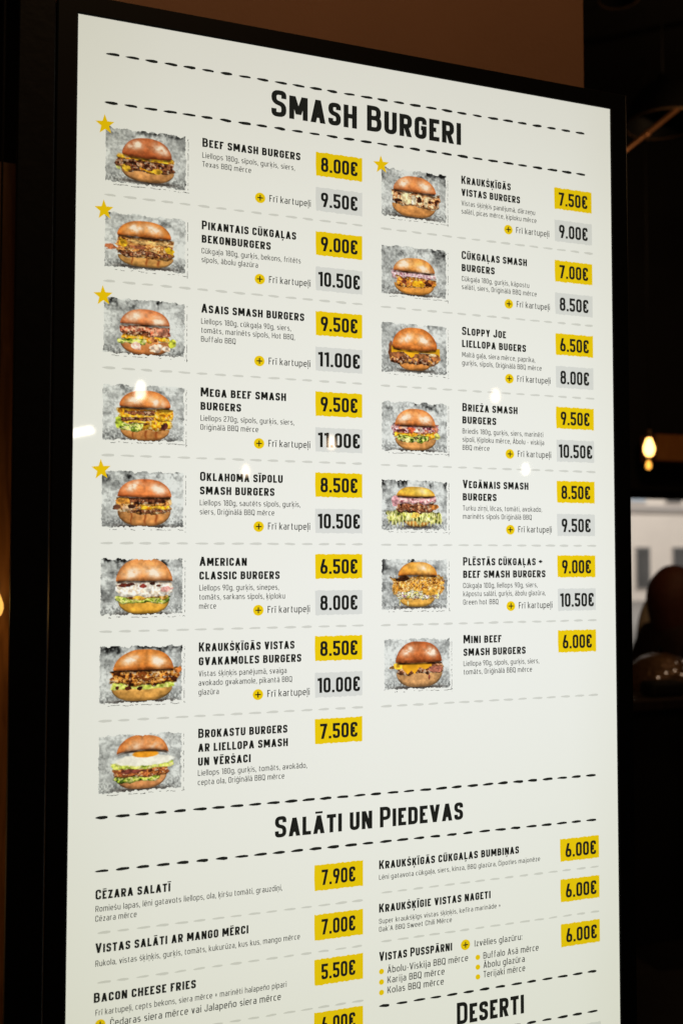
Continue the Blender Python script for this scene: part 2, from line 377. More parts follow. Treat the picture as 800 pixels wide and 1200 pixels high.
def heel(img, seed, x0, x1, y0, y1, col, drip=False):
    """bottom bun"""
    cx, w = (x0+x1)/2, (x1-x0)/2
    u = (GX-cx)/w
    yb = y0+(y1-y0)*np.clip(1-np.abs(u)**3.2, 0, 1)**.55
    yt = y0+.02*(vnoise(seed, 8, 3, 2)-.5)
    sm = np.exp(-((GX-cx)/(w*1.05))**4)*np.exp(-((GY-y1-.005)/.032)**2)
    mixc(img, np.array([.16, .12, .10]), sm*.8)
    m = sst(-.004, .008, GY-yt)*sst(.006, -.008, GY-yb)*sst(1.0, .98, np.abs(u))
    t = np.clip((GY-yt)/(yb-yt+1e-3), 0, 1)
    c = np.array(col, float)/255.; n = vnoise(seed+1, 7, 7, 4)
    n = .55*n+.45*vnoise(seed+9, 24, 18, 3); cc = c*(.70+.62*n)[..., None]; cc = cc*(1-.30*np.abs(u)**3-.42*sst(.68, 1, t))[..., None]
    pale = np.array([.96, .84, .62]); cc = cc*(1-.35*(1-t)[..., None]*n[..., None])+pale*.35*(1-t)[..., None]*n[..., None]
    mixc(img, np.clip(cc, 0, 1), m)
    if drip:
        for k, dx in enumerate((.18, .52, .8)):
            px = cx+(dx-.5)*w*1.5
            mixc(img, np.array([.55, .25, .10]), m*np.exp(-((GX-px+.006*np.sin(GY*40))/(.010+.008*k/2))**2)*.8*sst(1., .5, t-.1))
def band(img, seed, x0, x1, y0, y1, cols, fx=14, fy=12, wav=.03, shade=.45, tilt=0., ang=0., contrast=1.):
    """ragged layer of filling from y0 to y1"""
    cx, w = (x0+x1)/2, (x1-x0)/2
    u = (GX-cx)/w
    e1 = vnoise(seed, 9, 3, 3)-.5; e2 = vnoise(seed+1, 11, 3, 3)-.5; e3 = vnoise(seed+2, 4, 12, 3)-.5
    yt = y0+wav*e1*2+tilt*u; yb = y1+wav*e2*2.4+tilt*u-.25*(y1-y0)*np.abs(u)**6
    m = sst(-.006, .008, GY-yt)*sst(.008, -.008, GY-yb)*sst(1.0+.0, .95, np.abs(u)+e3*.16)
    n = vnoise(seed+3, fx, fy, 3, .62)
    if ang: n = vnoise(seed+3, fx*.6, fy*1.8, 3, .6)
    n = np.clip((.6*n+.4*vnoise(seed+7, fx*2.2, fy*2.2, 2)-.5)*1.9*contrast+.5, 0, 1)
    c = palette(cols, n)
    t = np.clip((GY-yt)/(yb-yt+1e-3), 0, 1)
    d = 1-shade*(sst(.28, 0, t)*.9+sst(.72, 1, t))
    c = c*(d*(.80+.50*vnoise(seed+5, fx*2, fy*2, 2)))[..., None]
    g = sst(.74, .92, vnoise(seed+6, fx*2.4, fy*2.2, 2)); c = c*(1-.55*g[..., None])+.55*g[..., None]*np.array([1., .93, .80])
    mixc(img, np.clip(c, 0, 1), m)
def spot(img, seed, x, y, rx, ry, col, a=1., rag=.5, tex=.75):
    n = vnoise(seed, 16, 14, 3)-.5
    r = np.sqrt(((GX-x)/rx)**2+((GY-y)/ry)**2)+n*rag*1.7
    c = np.array(col, float)/255.*(1-tex*.5+tex*vnoise(seed+1, 24, 20, 3))[..., None]
    mixc(img, np.clip(c, 0, 1), sst(1.05, .85, r)*a)
def drip_cheese(img, seed, x0, x1, y0, y1, tips, col=(240, 176, 30)):
    yb = np.full_like(GX, y1)
    for (tx, ty, tw) in tips: yb = np.maximum(yb, ty-np.abs(GX-tx)/tw*(ty-y1))
    m = sst(y0-.006, y0+.006, GY)*sst(.006, -.006, GY-yb)*sst(x0-.004, x0+.006, GX)*sst(x1+.004, x1-.006, GX)
    c = np.array(col, float)/255.*(.86+.25*vnoise(seed, 8, 8, 3))[..., None]
    mixc(img, np.clip(c, 0, 1), m)
MEAT = [(52, 26, 18), (105, 58, 36), (160, 98, 62), (84, 42, 28), (196, 142, 100)]
CRISP = [(60, 28, 14), (150, 84, 30), (205, 132, 50), (226, 166, 84), (122, 62, 24)]
CHEESE = [(205, 120, 26), (242, 176, 34), (248, 198, 60), (222, 146, 34)]
GREEN = [(60, 84, 26), (150, 172, 50), (206, 214, 96), (232, 226, 140), (112, 140, 36)]
BACON = [(120, 44, 30), (190, 92, 60), (222, 140, 104), (240, 186, 150), (150, 60, 40)]
ONION = [(122, 52, 66), (196, 140, 146), (232, 206, 200), (170, 96, 104)]
WHITE = [(236, 226, 208), (250, 244, 234), (222, 200, 176), (252, 250, 244)]
PULL = [(84, 44, 24), (186, 118, 58), (224, 166, 92), (150, 86, 40), (238, 196, 130)]
def picture(kind):
    s = 100+kind*37
    dark = [.8, 1.0, 1.1, .8, 1.0, 1.25, .9, .35, 1., .9, .4, 1.05, 1.35, 1.25, .35][kind]
    global GX, GY
    im = backdrop(s, dark)
    gx0, gy0 = GX, GY; GX = .5+(GX-.5)/.97; GY = .52+(GY-.52)/1.0
    B = lambda *a, **k: band(im, s+len(a)+int(a[2]*977), *a, **k)
    D = lambda *a, **k: dome(im, s+5, *a, **k)
    H = lambda *a, **k: heel(im, s+11, *a, **k)
    S = lambda x, y, rx, ry, c, **k: spot(im, s+int(x*911+y*331), x, y, rx, ry, c, **k)
    if kind == 0:
        H(.18, .83, .66, .87, (212, 146, 84)); S(.15, .66, .035, .06, (206, 208, 120))
        B(.12, .84, .46, .73, MEAT, tilt=.01); B(.14, .82, .44, .53, CHEESE, wav=.02); B(.40, .62, .60, .68, CHEESE); B(.20, .78, .53, .66, MEAT, wav=.02)
        S(.24, .68, .05, .07, (214, 170, 50)); S(.62, .68, .05, .045, (226, 176, 50)); D(.19, .80, .14, .45, (164, 86, 42), hl=((.27, .42), (.76, .52)))
    elif kind == 1:
        H(.15, .83, .70, .88, (222, 160, 84), drip=True); B(.13, .84, .40, .74, PULL, ang=1, tilt=.01); S(.08, .585, .075, .05, (176, 104, 66)); S(.21, .52, .06, .07, (232, 172, 40))
        S(.78, .58, .05, .07, (238, 190, 40)); B(.15, .8, .62, .70, MEAT); S(.5, .47, .25, .03, (224, 178, 110)); S(.4, .56, .12, .035, (190, 112, 74)); D(.14, .80, .12, .40, (208, 124, 48), sag=.0, hl=((.32, .5), (.66, .5)))
    elif kind == 2:
        H(.19, .81, .70, .92, (198, 118, 62)); B(.19, .80, .44, .62, BACON); B(.22, .55, .55, .62, MEAT); B(.21, .78, .60, .70, CHEESE); B(.16, .50, .66, .76, GREEN); S(.82, .72, .05, .08, (196, 200, 70))
        S(.40, .78, .06, .06, (232, 190, 176)); S(.64, .80, .13, .065, (240, 210, 186)); S(.60, .68, .055, .06, (224, 146, 84)); S(.62, .68, .022, .03, (120, 62, 30)); S(.72, .52, .07, .06, (206, 132, 104)); D(.19, .79, .17, .44, (194, 114, 62), sag=.0, hl=((.28, .5), (.72, .62)))
    elif kind == 3:
        H(.20, .80, .72, .92, (208, 136, 70), drip=True); B(.17, .83, .40, .76, CHEESE, wav=.02); B(.25, .66, .44, .50, MEAT, wav=.02); B(.18, .62, .54, .61, MEAT, wav=.02); B(.3, .55, .63, .67, MEAT, wav=.015)
        B(.15, .48, .64, .76, GREEN); S(.18, .63, .05, .08, (180, 196, 64)); S(.73, .68, .06, .06, (96, 46, 40)); B(.62, .84, .42, .60, CHEESE); D(.19, .81, .10, .38, (206, 120, 52), sag=.015, hl=((.30, .6), (.74, .66)))
    elif kind == 4:
        H(.18, .82, .66, .90, (214, 142, 76), drip=True); B(.16, .82, .44, .70, PULL); B(.28, .74, .44, .54, MEAT, wav=.02); S(.25, .50, .07, .06, (226, 150, 60)); S(.17, .60, .05, .04, (110, 68, 48)); S(.34, .60, .10, .05, (206, 168, 130)); S(.35, .59, .035, .03, (70, 40, 28)); B(.46, .82, .56, .64, CHEESE, wav=.02); B(.3, .82, .64, .69, MEAT, wav=.02)
        D(.18, .83, .14, .44, (200, 112, 54), sag=.01, hl=((.28, .40), (.74, .55)))
    elif kind == 5:
        H(.20, .81, .70, .91, (226, 164, 52)); B(.17, .84, .62, .74, GREEN, wav=.02); B(.3, .8, .60, .68, [(190, 130, 40), (226, 176, 60), (120, 70, 30)], wav=.02); B(.17, .85, .40, .64, WHITE, wav=.02, shade=.2)
        S(.28, .46, .08, .03, (92, 40, 30)); S(.36, .44, .05, .03, (70, 34, 26)); S(.48, .47, .05, .04, (150, 60, 50)); S(.60, .43, .04, .025, (60, 34, 26)); S(.68, .46, .03, .02, (90, 50, 36)); S(.76, .52, .08, .05, (232, 170, 160)); D(.17, .85, .02, .41, (204, 136, 74), sag=-.015, hl=((.28, .62), (.66, .6)))
    elif kind == 6:
        H(.13, .86, .68, .90, (226, 162, 76)); B(.12, .90, .60, .71, GREEN, wav=.015, shade=.1, contrast=.4); B(.10, .93, .40, .65, CRISP, wav=.03, contrast=1.3); S(.93, .43, .05, .05, (190, 110, 50)); S(.2, .68, .03, .03, (84, 34, 24)); S(.33, .69, .035, .03, (92, 40, 26)); S(.47, .70, .03, .03, (70, 30, 26)); S(.6, .40, .25, .03, (50, 26, 16))
        D(.15, .87, .08, .42, (210, 124, 48), sag=.0, hl=((.28, .5), (.74, .6)), skew=.05)
    elif kind == 7:
        H(.19, .80, .66, .89, (214, 142, 86)); B(.17, .72, .66, .78, GREEN, wav=.025); B(.15, .84, .55, .71, [(90, 44, 26), (200, 122, 60), (150, 76, 44), (224, 150, 80)], wav=.02); B(.14, .87, .47, .58, GREEN, wav=.02, contrast=.5, shade=.15); S(.52, .44, .36, .095, (250, 246, 232), rag=.12, tex=.12); S(.54, .345, .16, .06, (244, 160, 40), rag=.05, tex=.2); S(.40, .61, .2, .035, (120, 60, 50))
        D(.20, .82, .04, .36, (186, 114, 54), sag=-.07, gloss=.5, hl=((.35, .55), (.7, .5)))
    elif kind == 8:
        H(.15, .82, .66, .89, (218, 144, 76)); B(.13, .87, .42, .70, [(70, 34, 20), (196, 124, 74), (228, 176, 120), (150, 84, 46), (242, 214, 166)], tilt=.02, contrast=1.2); S(.36, .53, .08, .10, (240, 216, 168)); S(.48, .56, .035, .09, (246, 232, 200)); S(.66, .58, .045, .08, (232, 204, 160)); S(.56, .56, .035, .05, (54, 28, 18)); S(.25, .60, .06, .03, (50, 26, 18))
        D(.17, .82, .13, .42, (208, 122, 62), sag=.015, hl=((.22, .5), (.74, .6)))
    elif kind == 9:
        H(.18, .79, .70, .90, (224, 146, 60)); B(.14, .82, .48, .62, [(150, 96, 110), (226, 196, 200), (196, 150, 164), (244, 228, 226)], fx=24, fy=20); B(.2, .82, .58, .77, [(92, 44, 22), (200, 108, 50), (236, 168, 50), (160, 74, 42), (240, 186, 90)]); S(.54, .70, .10, .06, (240, 172, 34)); S(.7, .70, .07, .03, (64, 28, 18)); S(.33, .66, .05, .05, (160, 76, 50)); D(.17, .80, .22, .49, (214, 136, 62), sag=.0, hl=((.25, .5), (.72, .75)))
    elif kind == 10:
        H(.22, .76, .66, .87, (218, 138, 66)); B(.12, .86, .54, .76, CRISP[:1]+MEAT[1:]+CRISP[2:4]); S(.13, .52, .03, .12, (120, 72, 44)); drip_cheese(im, s, .14, .87, .44, .54, ((.44, .64, .12), (.17, .60, .06), (.86, .60, .06))); S(.24, .60, .09, .045, (150, 92, 56)); S(.58, .60, .10, .05, (170, 108, 62)); S(.80, .62, .08, .06, (176, 110, 62)); S(.76, .57, .05, .02, (236, 206, 160))
        D(.15, .83, .08, .46, (208, 120, 48), sag=.06, hl=((.30, .55), (.70, .60)))
    elif kind == 11:
        H(.19, .81, .68, .90, (222, 152, 82)); B(.14, .84, .44, .64, ONION+BACON[1:3], contrast=1.2); B(.18, .80, .58, .70, CHEESE, wav=.03); B(.22, .70, .64, .76, GREEN+[(70, 40, 24)], wav=.03); S(.54, .52, .055, .05, (238, 210, 196)); S(.55, .525, .028, .025, (140, 70, 60)); S(.44, .55, .05, .06, (206, 90, 56)); S(.30, .55, .09, .03, (106, 50, 48)); S(.82, .62, .04, .06, (206, 204, 110)); S(.38, .72, .04, .035, (232, 222, 150))
        D(.19, .80, .14, .46, (208, 124, 60), sag=.0, hl=((.25, .55), (.74, .6)))
    elif kind == 12:
        H(.30, .74, .68, .86, (218, 156, 72)); B(.06, .88, .56, .80, [(70, 74, 34), (190, 196, 80), (232, 226, 130), (246, 236, 170), (140, 150, 60)], fx=26, fy=7, wav=.05); B(.22, .78, .42, .62, MEAT, wav=.03); S(.76, .50, .07, .07, (200, 126, 60)); B(.16, .80, .30, .46, [(190, 116, 124), (226, 164, 168), (240, 196, 192), (150, 80, 84)], wav=.03, ang=1); S(.18, .40, .05, .09, (224, 160, 166)); S(.5, .66, .08, .06, (238, 200, 90))
        for k in range(16): S(.10+.052*k, .74+.05*((k*7) % 5)/5, .008, .09, (238, 232, 150), rag=.3, a=.8)
        D(.21, .79, .13, .31, (232, 168, 54), sag=.02, gloss=.35, hl=((.7, .5),))
    elif kind == 13:
        H(.24, .79, .68, .88, (228, 168, 70)); B(.13, .92, .34, .72, [(110, 60, 22), (206, 138, 46), (232, 176, 80), (170, 104, 36), (242, 200, 120)], fx=22, fy=18, wav=.05, shade=.25); B(.22, .85, .60, .74, [(236, 230, 214), (116, 58, 90), (214, 214, 110), (250, 246, 236), (60, 50, 30), (206, 190, 90)], fx=20, fy=16, wav=.03, shade=.2); S(.30, .38, .10, .04, (52, 28, 16)); S(.7, .62, .12, .05, (214, 156, 60)); S(.26, .8, .01, .08, (236, 220, 150)); S(.38, .82, .01, .06, (236, 226, 170))
        D(.23, .82, .07, .34, (218, 144, 52), sag=-.02, gloss=.6, hl=((.66, .45),))
    else:
        H(.17, .86, .62, .89, (224, 164, 104)); B(.16, .87, .46, .66, MEAT, wav=.02); S(.12, .52, .05, .03, (120, 82, 44)); S(.22, .50, .07, .06, (232, 176, 50)); drip_cheese(im, s, .26, .70, .46, .53, ((.34, .66, .10), (.44, .66, .08), (.6, .58, .1)), (240, 170, 36)); S(.74, .57, .12, .06, (170, 104, 84)); S(.66, .72, .012, .05, (150, 76, 60)); D(.16, .85, .07, .45, (166, 88, 40), sag=.02, hl=((.26, .45), (.76, .5)))
    GX, GY = gx0, gy0
    # torn top edge, white gap and ink lines along the right and lower side
    rag = vnoise(s+50, 18, 3, 4)[2]; rag2 = vnoise(s+51, 30, 3, 3)[2]; ragv = vnoise(s+52, 3, 24, 3)[:, 2]
    topy = .012+.055*np.clip(rag-.25, 0, 1)
    keep = (GY > topy[None, :]) & (GX > (.004+.012*ragv)[:, None]) & (GX < (.948+.022*ragv)[:, None]) & (GY < (.905+.035*rag2-.0*rag)[None, :])
    vl = (np.abs(GX-(.985+.006*(ragv-.5))[:, None]) < .006) & (GY > .05) & (vnoise(s+53, 3, 40, 2)[:, 2:3] > .32)
    hl_ = (np.abs(GY-(.962+.02*(rag-.5)+.0*rag2)[None, :]) < .009) & (GX > .10) & (vnoise(s+54, 34, 3, 2)[2:3, :] > .42)
    mixc(im, np.array([.22, .21, .20]), (vl | hl_)*np.where(vnoise(s+55, 30, 30, 2) > .45, .85, .4))
    return np.clip(im, 0, 1), keep | vl | hl_
# ---------------------------------------------------------------- materials
M = {}
M['screen'] = backlit('screen_white', color=lin((240, 241, 236)))
M['ink'] = backlit('screen_ink', color=lin((32, 33, 30)))
M['thin_ink'] = backlit('screen_thin_ink', color=lin((66, 67, 64)))
M['yellow'] = backlit('screen_yellow', color=lin((238, 204, 14)))
M['star'] = backlit('screen_star_yellow', color=lin((240, 200, 14)))
M['grey'] = backlit('screen_grey', color=lin((220, 222, 219)))
M['dash'] = backlit('screen_pale_grey', color=lin((212, 213, 207)))
M['picture'] = backlit('screen_picture', vertex=True)
M['bezel'] = mat('bezel_black', (.004, .004, .004), .6, spec=.15, noise=.3, nscale=120)
M['post'] = mat('black_painted_steel', (.004, .004, .004), .6, spec=.15, noise=.3, nscale=40, bump=.1)
M['plaster'] = mat('warm_brown_plaster', (.30, .150, .078), .8, noise=.10, nscale=4, bump=.06, bscale=120)
M['wood'] = wood('warm_wood', (.16, .075, .03), (.36, .18, .07), 4, .32)
M['beam'] = wood('lamplit_orange_beam', (.45, .16, .03), (.62, .26, .06), 4)  # warm lamplight on the beam is put into these wood colours
M['dark_wood'] = wood('dark_wood', (.02, .012, .009), (.05, .028, .02), 3, .6)
M['black'] = mat('black_interior', (.008, .007, .007), .7, noise=.3, nscale=6)
M['copper'] = mat('worn_copper', (.30, .14, .06), .45, .6, noise=.25, nscale=30)
M['brass'] = mat('brass', (.16, .10, .05), .5, .5, noise=.2, nscale=30)
M['bulb'] = mat('warm_bulb', (.8, .5, .3), .3, emit=(1, .50, .13), es=6)
M['bulb_white'] = mat('bright_bulb', (.9, .9, .9), .3, emit=(1, .88, .72), es=27)
M['bulb_warm'] = mat('warm_bright_bulb', (.9, .8, .7), .3, emit=(1, .74, .5), es=24)
M['bulb_amber'] = mat('amber_bulb', (.9, .6, .3), .3, emit=(1, .42, .06), es=2.2)
M['bulb_glow'] = mat('soft_amber_bulb', (.9, .6, .3), .3, emit=(1, .52, .10), es=1.15)
M['tiny'] = mat('glowing_glint', (.9, .7, .5), .3, emit=(1, .74, .52), es=2.2)  # emission stands in for reflected glints on the domed covers
M['facade'] = mat('pale_render', (.68, .60, .52), .85, noise=.07, nscale=1.5)
M['facade_trim'] = mat('grey_cornice', (.47, .42, .38), .8, noise=.1, nscale=3)
M['facade_pane'] = mat('dark_house_pane', (.095, .09, .085), .25, noise=.5, nscale=1.5)
M['facade_pale'] = mat('pale_house_pane', (.50, .58, .66), .3, noise=.15, nscale=4)
M['floor'] = mat('dark_floor', (.03, .024, .02), .6, noise=.3, nscale=8)
M['street'] = mat('pale_paving', (.24, .22, .20), .9, noise=.25, nscale=4)
M['glass_amber'] = mat('brown_lacquered_shell', (.20, .11, .055), .34, .3, noise=.35, nscale=14, bump=1., bscale=45)
M['hair'] = mat('dark_hair', (.14, .045, .025), .6, noise=.4, nscale=40)
M['skin'] = mat('skin', (.42, .23, .16), .55, noise=.08, nscale=20)
M['coat'] = mat('dark_brown_coat', (.05, .026, .02), .8, noise=.3, nscale=25)
M['grey_coat'] = mat('beige_knit', (.80, .70, .56), .9, noise=.25, nscale=40)
M['grey_box'] = mat('charcoal_fabric', (.045, .038, .035), .85, noise=.25, nscale=90)

# ---------------------------------------------------------------- the room (setting)
boxo('floor', -3, 9, -6, 5.2, -.1, 0, M['floor'], kind='structure')
boxo('ceiling', -3, 9, -6, 5.2, 4.2, 4.3, M['black'], kind='structure')
boxo('wall', .097, 1.163, 1.742, 1.98, .001, 4.199, M['plaster'], kind='structure')
bm = bmesh.new(); box(bm, -3, 9, 5.2, 5.42, 1.915, 4.199); box(bm, -3, 9, 5.2, 5.42, .001, .75)
box(bm, -3, 3.1, 5.2, 5.42, .752, 1.913); box(bm, 5.6, 9, 5.2, 5.42, .752, 1.913)
bmobj('street_front_wall', bm, M['black'], kind='structure')
boxo('back_wall', -3, 9, -6.2, -6.001, 0, 4.2, M['black'], kind='structure')
boxo('side_wall', -3.2, -3.001, -6, 5.2, 0, 4.2, M['black'], kind='structure')
boxo('far_side_wall', 9.001, 9.2, -6, 5.2, 0, 4.2, M['black'], kind='structure')
boxo('street', -30, 90, 5.43, 60, -.75, -.65, M['street'], kind='structure')

# ---------------------------------------------------------------- the menu display
UX, TZ, SY, SW, SH = .1206, 2.3061, 1.4923, .93, 1.653
root = thing('menu_display', 'tall black framed lit menu screen listing burgers and salads before the brown wall', 'menu screen', (UX+SW/2, SY+.03, TZ-SH-.03))
def B(u, v, layer=0., k=0):                       # board metres (u right, v down from the lit corner) -> display local
    return (u-SW/2, -.03-layer-.00003*k, SH+.03-v)
def flat(name, V, F, u, v, m, layer, parent=root, label=None):
    return obj(name, [B(u+a, v-b, layer, k) for a, b, k in V], F, m, parent, label=label)
# black frame: a ring with raised lip, and the housing behind it
def ring(bm, a, b, c, d, y0, y1):                 # outer rect and inner rect at depths
    pass
l_, r_, t_, b_ = -.0300, SW+.0335, -.0295, SH+.03
vs = []; fs = []
def rect(u0, u1, v0, v1, lay):
    n = len(vs); vs.extend([B(u0, v0, lay), B(u1, v0, lay), B(u1, v1, lay), B(u0, v1, lay)]); return n
loops = [rect(l_, r_, t_, b_, -.055), rect(l_, r_, t_, b_, .0015), rect(l_+.002, r_-.002, t_+.002, b_-.002, .0035),
         rect(-.0012, SW+.0012, -.0012, SH+.0012, .0035), rect(0, SW, 0, SH, .0022), rect(0, SW, 0, SH, -.004)]
for a, b in zip(loops, loops[1:]):
    for i in range(4): j = (i+1) % 4; fs.append((a+i, a+j, b+j, b+i))
fs.append((loops[0]+3, loops[0]+2, loops[0]+1, loops[0]))
obj('bezel', vs, fs, M['bezel'], root)
bm = bmesh.new(); box(bm, -.2, .2, .0255, .215, .9, 1.2); bmobj('wall_bracket', bm, M['bezel'], root)
NU, NV = 24, 42
obj('screen_panel', [B(SW*i/NU, SH*j/NV) for j in range(NV+1) for i in range(NU+1)],
    [(j*(NU+1)+i, (j+1)*(NU+1)+i, (j+1)*(NU+1)+i+1, j*(NU+1)+i+1) for j in range(NV) for i in range(NU)], M['screen'], root)

LT, LI = .0004, .0008                             # print layers: tags and pictures, then lettering
rng = random.Random(4)
def dashes(u0, u1, v, m, ln, h, gap, label=None):
    V = []; F = []; n = max(2, round((u1-u0-ln)/gap)); st = (u1-u0-ln)/n
    for i in range(n+1):
        x = u0+i*st; l = ln*rng.uniform(.88, 1.06); b = len(V); hh = h*rng.uniform(.85, 1.1); tl = rng.uniform(-.0003, .0003)
        prof = [(0, .12), (.14, .62), (.40, .96), (.70, 1.), (.93, .78), (1, .42)]
        top = [(x+l*p, hh/2*q*rng.uniform(.85, 1.1)+tl*(p-.5)*2, 0) for p, q in prof]
        bot = [(x+l*p, -hh/2*q*rng.uniform(.7, 1.05)+tl*(p-.5)*2, 0) for p, q in prof]
        V += top+bot; F += [(b+6+k, b+7+k, b+1+k, b+k) for k in range(5)]
    return flat('dashed_line', V, F, 0, v, m, LT, label=label)
def heading(t, u, v, cap, w):
    V, F = block_text(t, cap, .175, .10, .875, width=w); return flat('heading', V, F, u, v, M['ink'], LI, label='section heading reading '+t)
def title(lines, u, v0, cap=.0140, pitch=.0207, lab=None):
    V = []; F = []
    for i, (t, w) in enumerate(lines):
        a, f = block_text(t, cap, .182, .115, .875, width=w)
        if i and t[0].islower(): pass
        b = len(V); V += [(x, y-i*pitch, k) for x, y, k in a]; F += [tuple(b+j for j in q) for q in f]
    s = ' '.join(t for t, w in lines)
    return flat('item_title', V, F, u, v0, M['ink'], LI, label='title reading '+s)
def body(name, lines, u, v0, cap=.0086, pitch=.0138, s=.118):
    V = []; F = []
    for i, (t, w) in enumerate(lines):
        a, f = thin_text(t, cap, w, s); b = len(V); V += [(x, y-i*pitch, k) for x, y, k in a]; F += [tuple(b+j for j in q) for q in f]
    return flat(name, V, F, u, v0, M['thin_ink'], LI)
def price(u0, u1, v0, v1, txt, m, tx0, tx1, lift=0.):
    n = 26; rs = rng.random()*9
    def e(i, amp): return amp*(.6*math.sin(i*.9+rs)+.8*math.sin(i*2.3+rs*3)+rng.uniform(-.6, .6))
    top = [(u0+(u1-u0)*i/n, -v0+e(i, .00055), 0) for i in range(n+1)]
    bot = [(u0+(u1-u0)*i/n+(.0006 if i == 0 else 0), -v1+e(i+40, .0006), 0) for i in range(n+1)]
    mid = [(u0+(u1-u0)*i/n-(.0004*math.sin(rs) if i in (0,) else 0), -(v0+v1)/2, 0) for i in range(n+1)]
    V = top+mid+bot; k = n+1; F = [(k+i, k+i+1, i+1, i) for i in range(n)]+[(2*k+i, 2*k+i+1, k+i+1, k+i) for i in range(n)]
    t = flat('price_tag', V, F, 0, 0, m, LT, label=('yellow' if m is M['yellow'] else 'grey')+' price tag reading '+txt)
    a, f = block_text(txt, .0236, .172, .095, capsonly=True, width=tx1-tx0)
    flat('price_text', a, f, tx0, v0+.0314, M['ink'], LI, parent=t)
    return t
def badge(u, v, r=.0083):
    V = [(0, 0, 0)]+[(r*math.cos(a*math.pi/16), r*math.sin(a*math.pi/16), 0) for a in range(32)]
    b = flat('plus_badge', V, [(0, 1+i, 1+(i+1) % 32) for i in range(32)], u, v, M['yellow'], LT)
    w, l = .0009, .0046
    V = [(-l, -w, 0), (l, -w, 0), (l, w, 0), (-l, w, 0), (-w, -l, 1), (w, -l, 1), (w, l, 1), (-w, l, 1)]
    flat('plus_sign', V, [(0, 1, 2, 3), (4, 5, 6, 7)], u, v, M['ink'], LI, parent=b)
def bullet(u, v, r=.0043):
    V = [(0, 0, 0)]+[(r*math.cos(a*math.pi/8), r*math.sin(a*math.pi/8), 0) for a in range(16)]
    flat('bullet_dot', V, [(0, 1+i, 1+(i+1) % 16) for i in range(16)], u, v, M['yellow'], LT)
def star(u, v, r=.0158):
    V = [(0, 0, 0)]
    for i in range(10):
        a = math.pi/2+i*math.pi/5+.06; q = r if i % 2 == 0 else r*.42; V.append((q*math.cos(a)*.92, q*math.sin(a), 0))
    flat('star', V, [(0, 1+i, 1+(i+1) % 10) for i in range(10)], u, v, M['star'], LI)
def burger_picture(kind, u, v, w, h, label):
    im, keep = picture(kind)
    V = [B(u+w*i/(NX-1), v+h*j/(NY-1), LT) for j in range(NY) for i in range(NX)]
    kq = keep[:-1, :-1] & keep[1:, :-1] & keep[:-1, 1:] & keep[1:, 1:]
    F = [(j*NX+i, (j+1)*NX+i, (j+1)*NX+i+1, j*NX+i+1) for j, i in zip(*np.nonzero(kq))]
    o = obj('burger_picture', V, F, M['picture'], root, label=label)
    im = im[..., :3]; l = np.where(im <= .04045, im/12.92, ((im+.055)/1.055)**2.4)
    ca = o.data.color_attributes.new('print', 'FLOAT_COLOR', 'POINT')
    ca.data.foreach_set('color', np.concatenate([l, np.ones((NY, NX, 1))], -1).astype(np.float32).ravel())
    return o

LEFT = [
    ([('Beef smash burgers', 0.1582)], [('Liellops 180g, sīpols, gurķis, siers,', 0.149), ('Texas BBQ mērce', 0.0776)], '8.00€', '9.50€'),
    ([('Pikantais cūkgaļas', 0.1515), ('bekonburgers', 0.1098)], [('Cūkgaļa 180g, gurķis, bekons, fritēts', 0.1593), ('sīpols, ābolu glazūra', 0.0892)], '9.00€', '10.50€'),
    ([('Asais smash burgers', 0.1653)], [('Liellops 180g, cūkgaļa 90g, siers,', 0.1434), ('tomāts, marinēts sīpols, Hot BBQ,', 0.1498), ('Buffalo BBQ', 0.0541)], '9.50€', '11.00€'),
    ([('Mega beef smash', 0.1357), ('burgers', 0.0634)], [('Liellops 270g, sīpols, gurķis, siers,', 0.1491), ('Oriģinālā BBQ mērce', 0.0911)], '9.50€', '11.00€'),
    ([('Oklahoma sīpolu', 0.1307), ('smash burgers', 0.1174)], [('Liellops 180g, sautēts sīpols, gurķis,', 0.1596), ('siers, Oriģinālā BBQ mērce', 0.1174)], '8.50€', '10.50€'),
    ([('American', 0.0737), ('classic burgers', 0.1263)], [('Liellops 90g, gurķis, sinepes,', 0.1251), ('tomāts, sarkans sīpols, ķiploku', 0.1351), ('mērce', 0.026)], '6.50€', '8.00€'),
    ([('Kraukšķīgās vistas', 0.1507), ('gvakamoles burgers', 0.1619)], [('Vistas šķiņķis panējumā, svaiga', 0.1381), ('avokado gvakamole, pikantā BBQ', 0.1469), ('glazūra', 0.0312)], '8.50€', '10.00€'),
    ([('Brokastu burgers', 0.1396), ('ar liellopa smash', 0.1405), ('un vēršaci', 0.0813)], [('Liellops 180g, gurķis, tomāts, avokādo,', 0.1717), ('cepta ola, Oriģinālā BBQ mērce', 0.1351)], '7.50€', None),
]
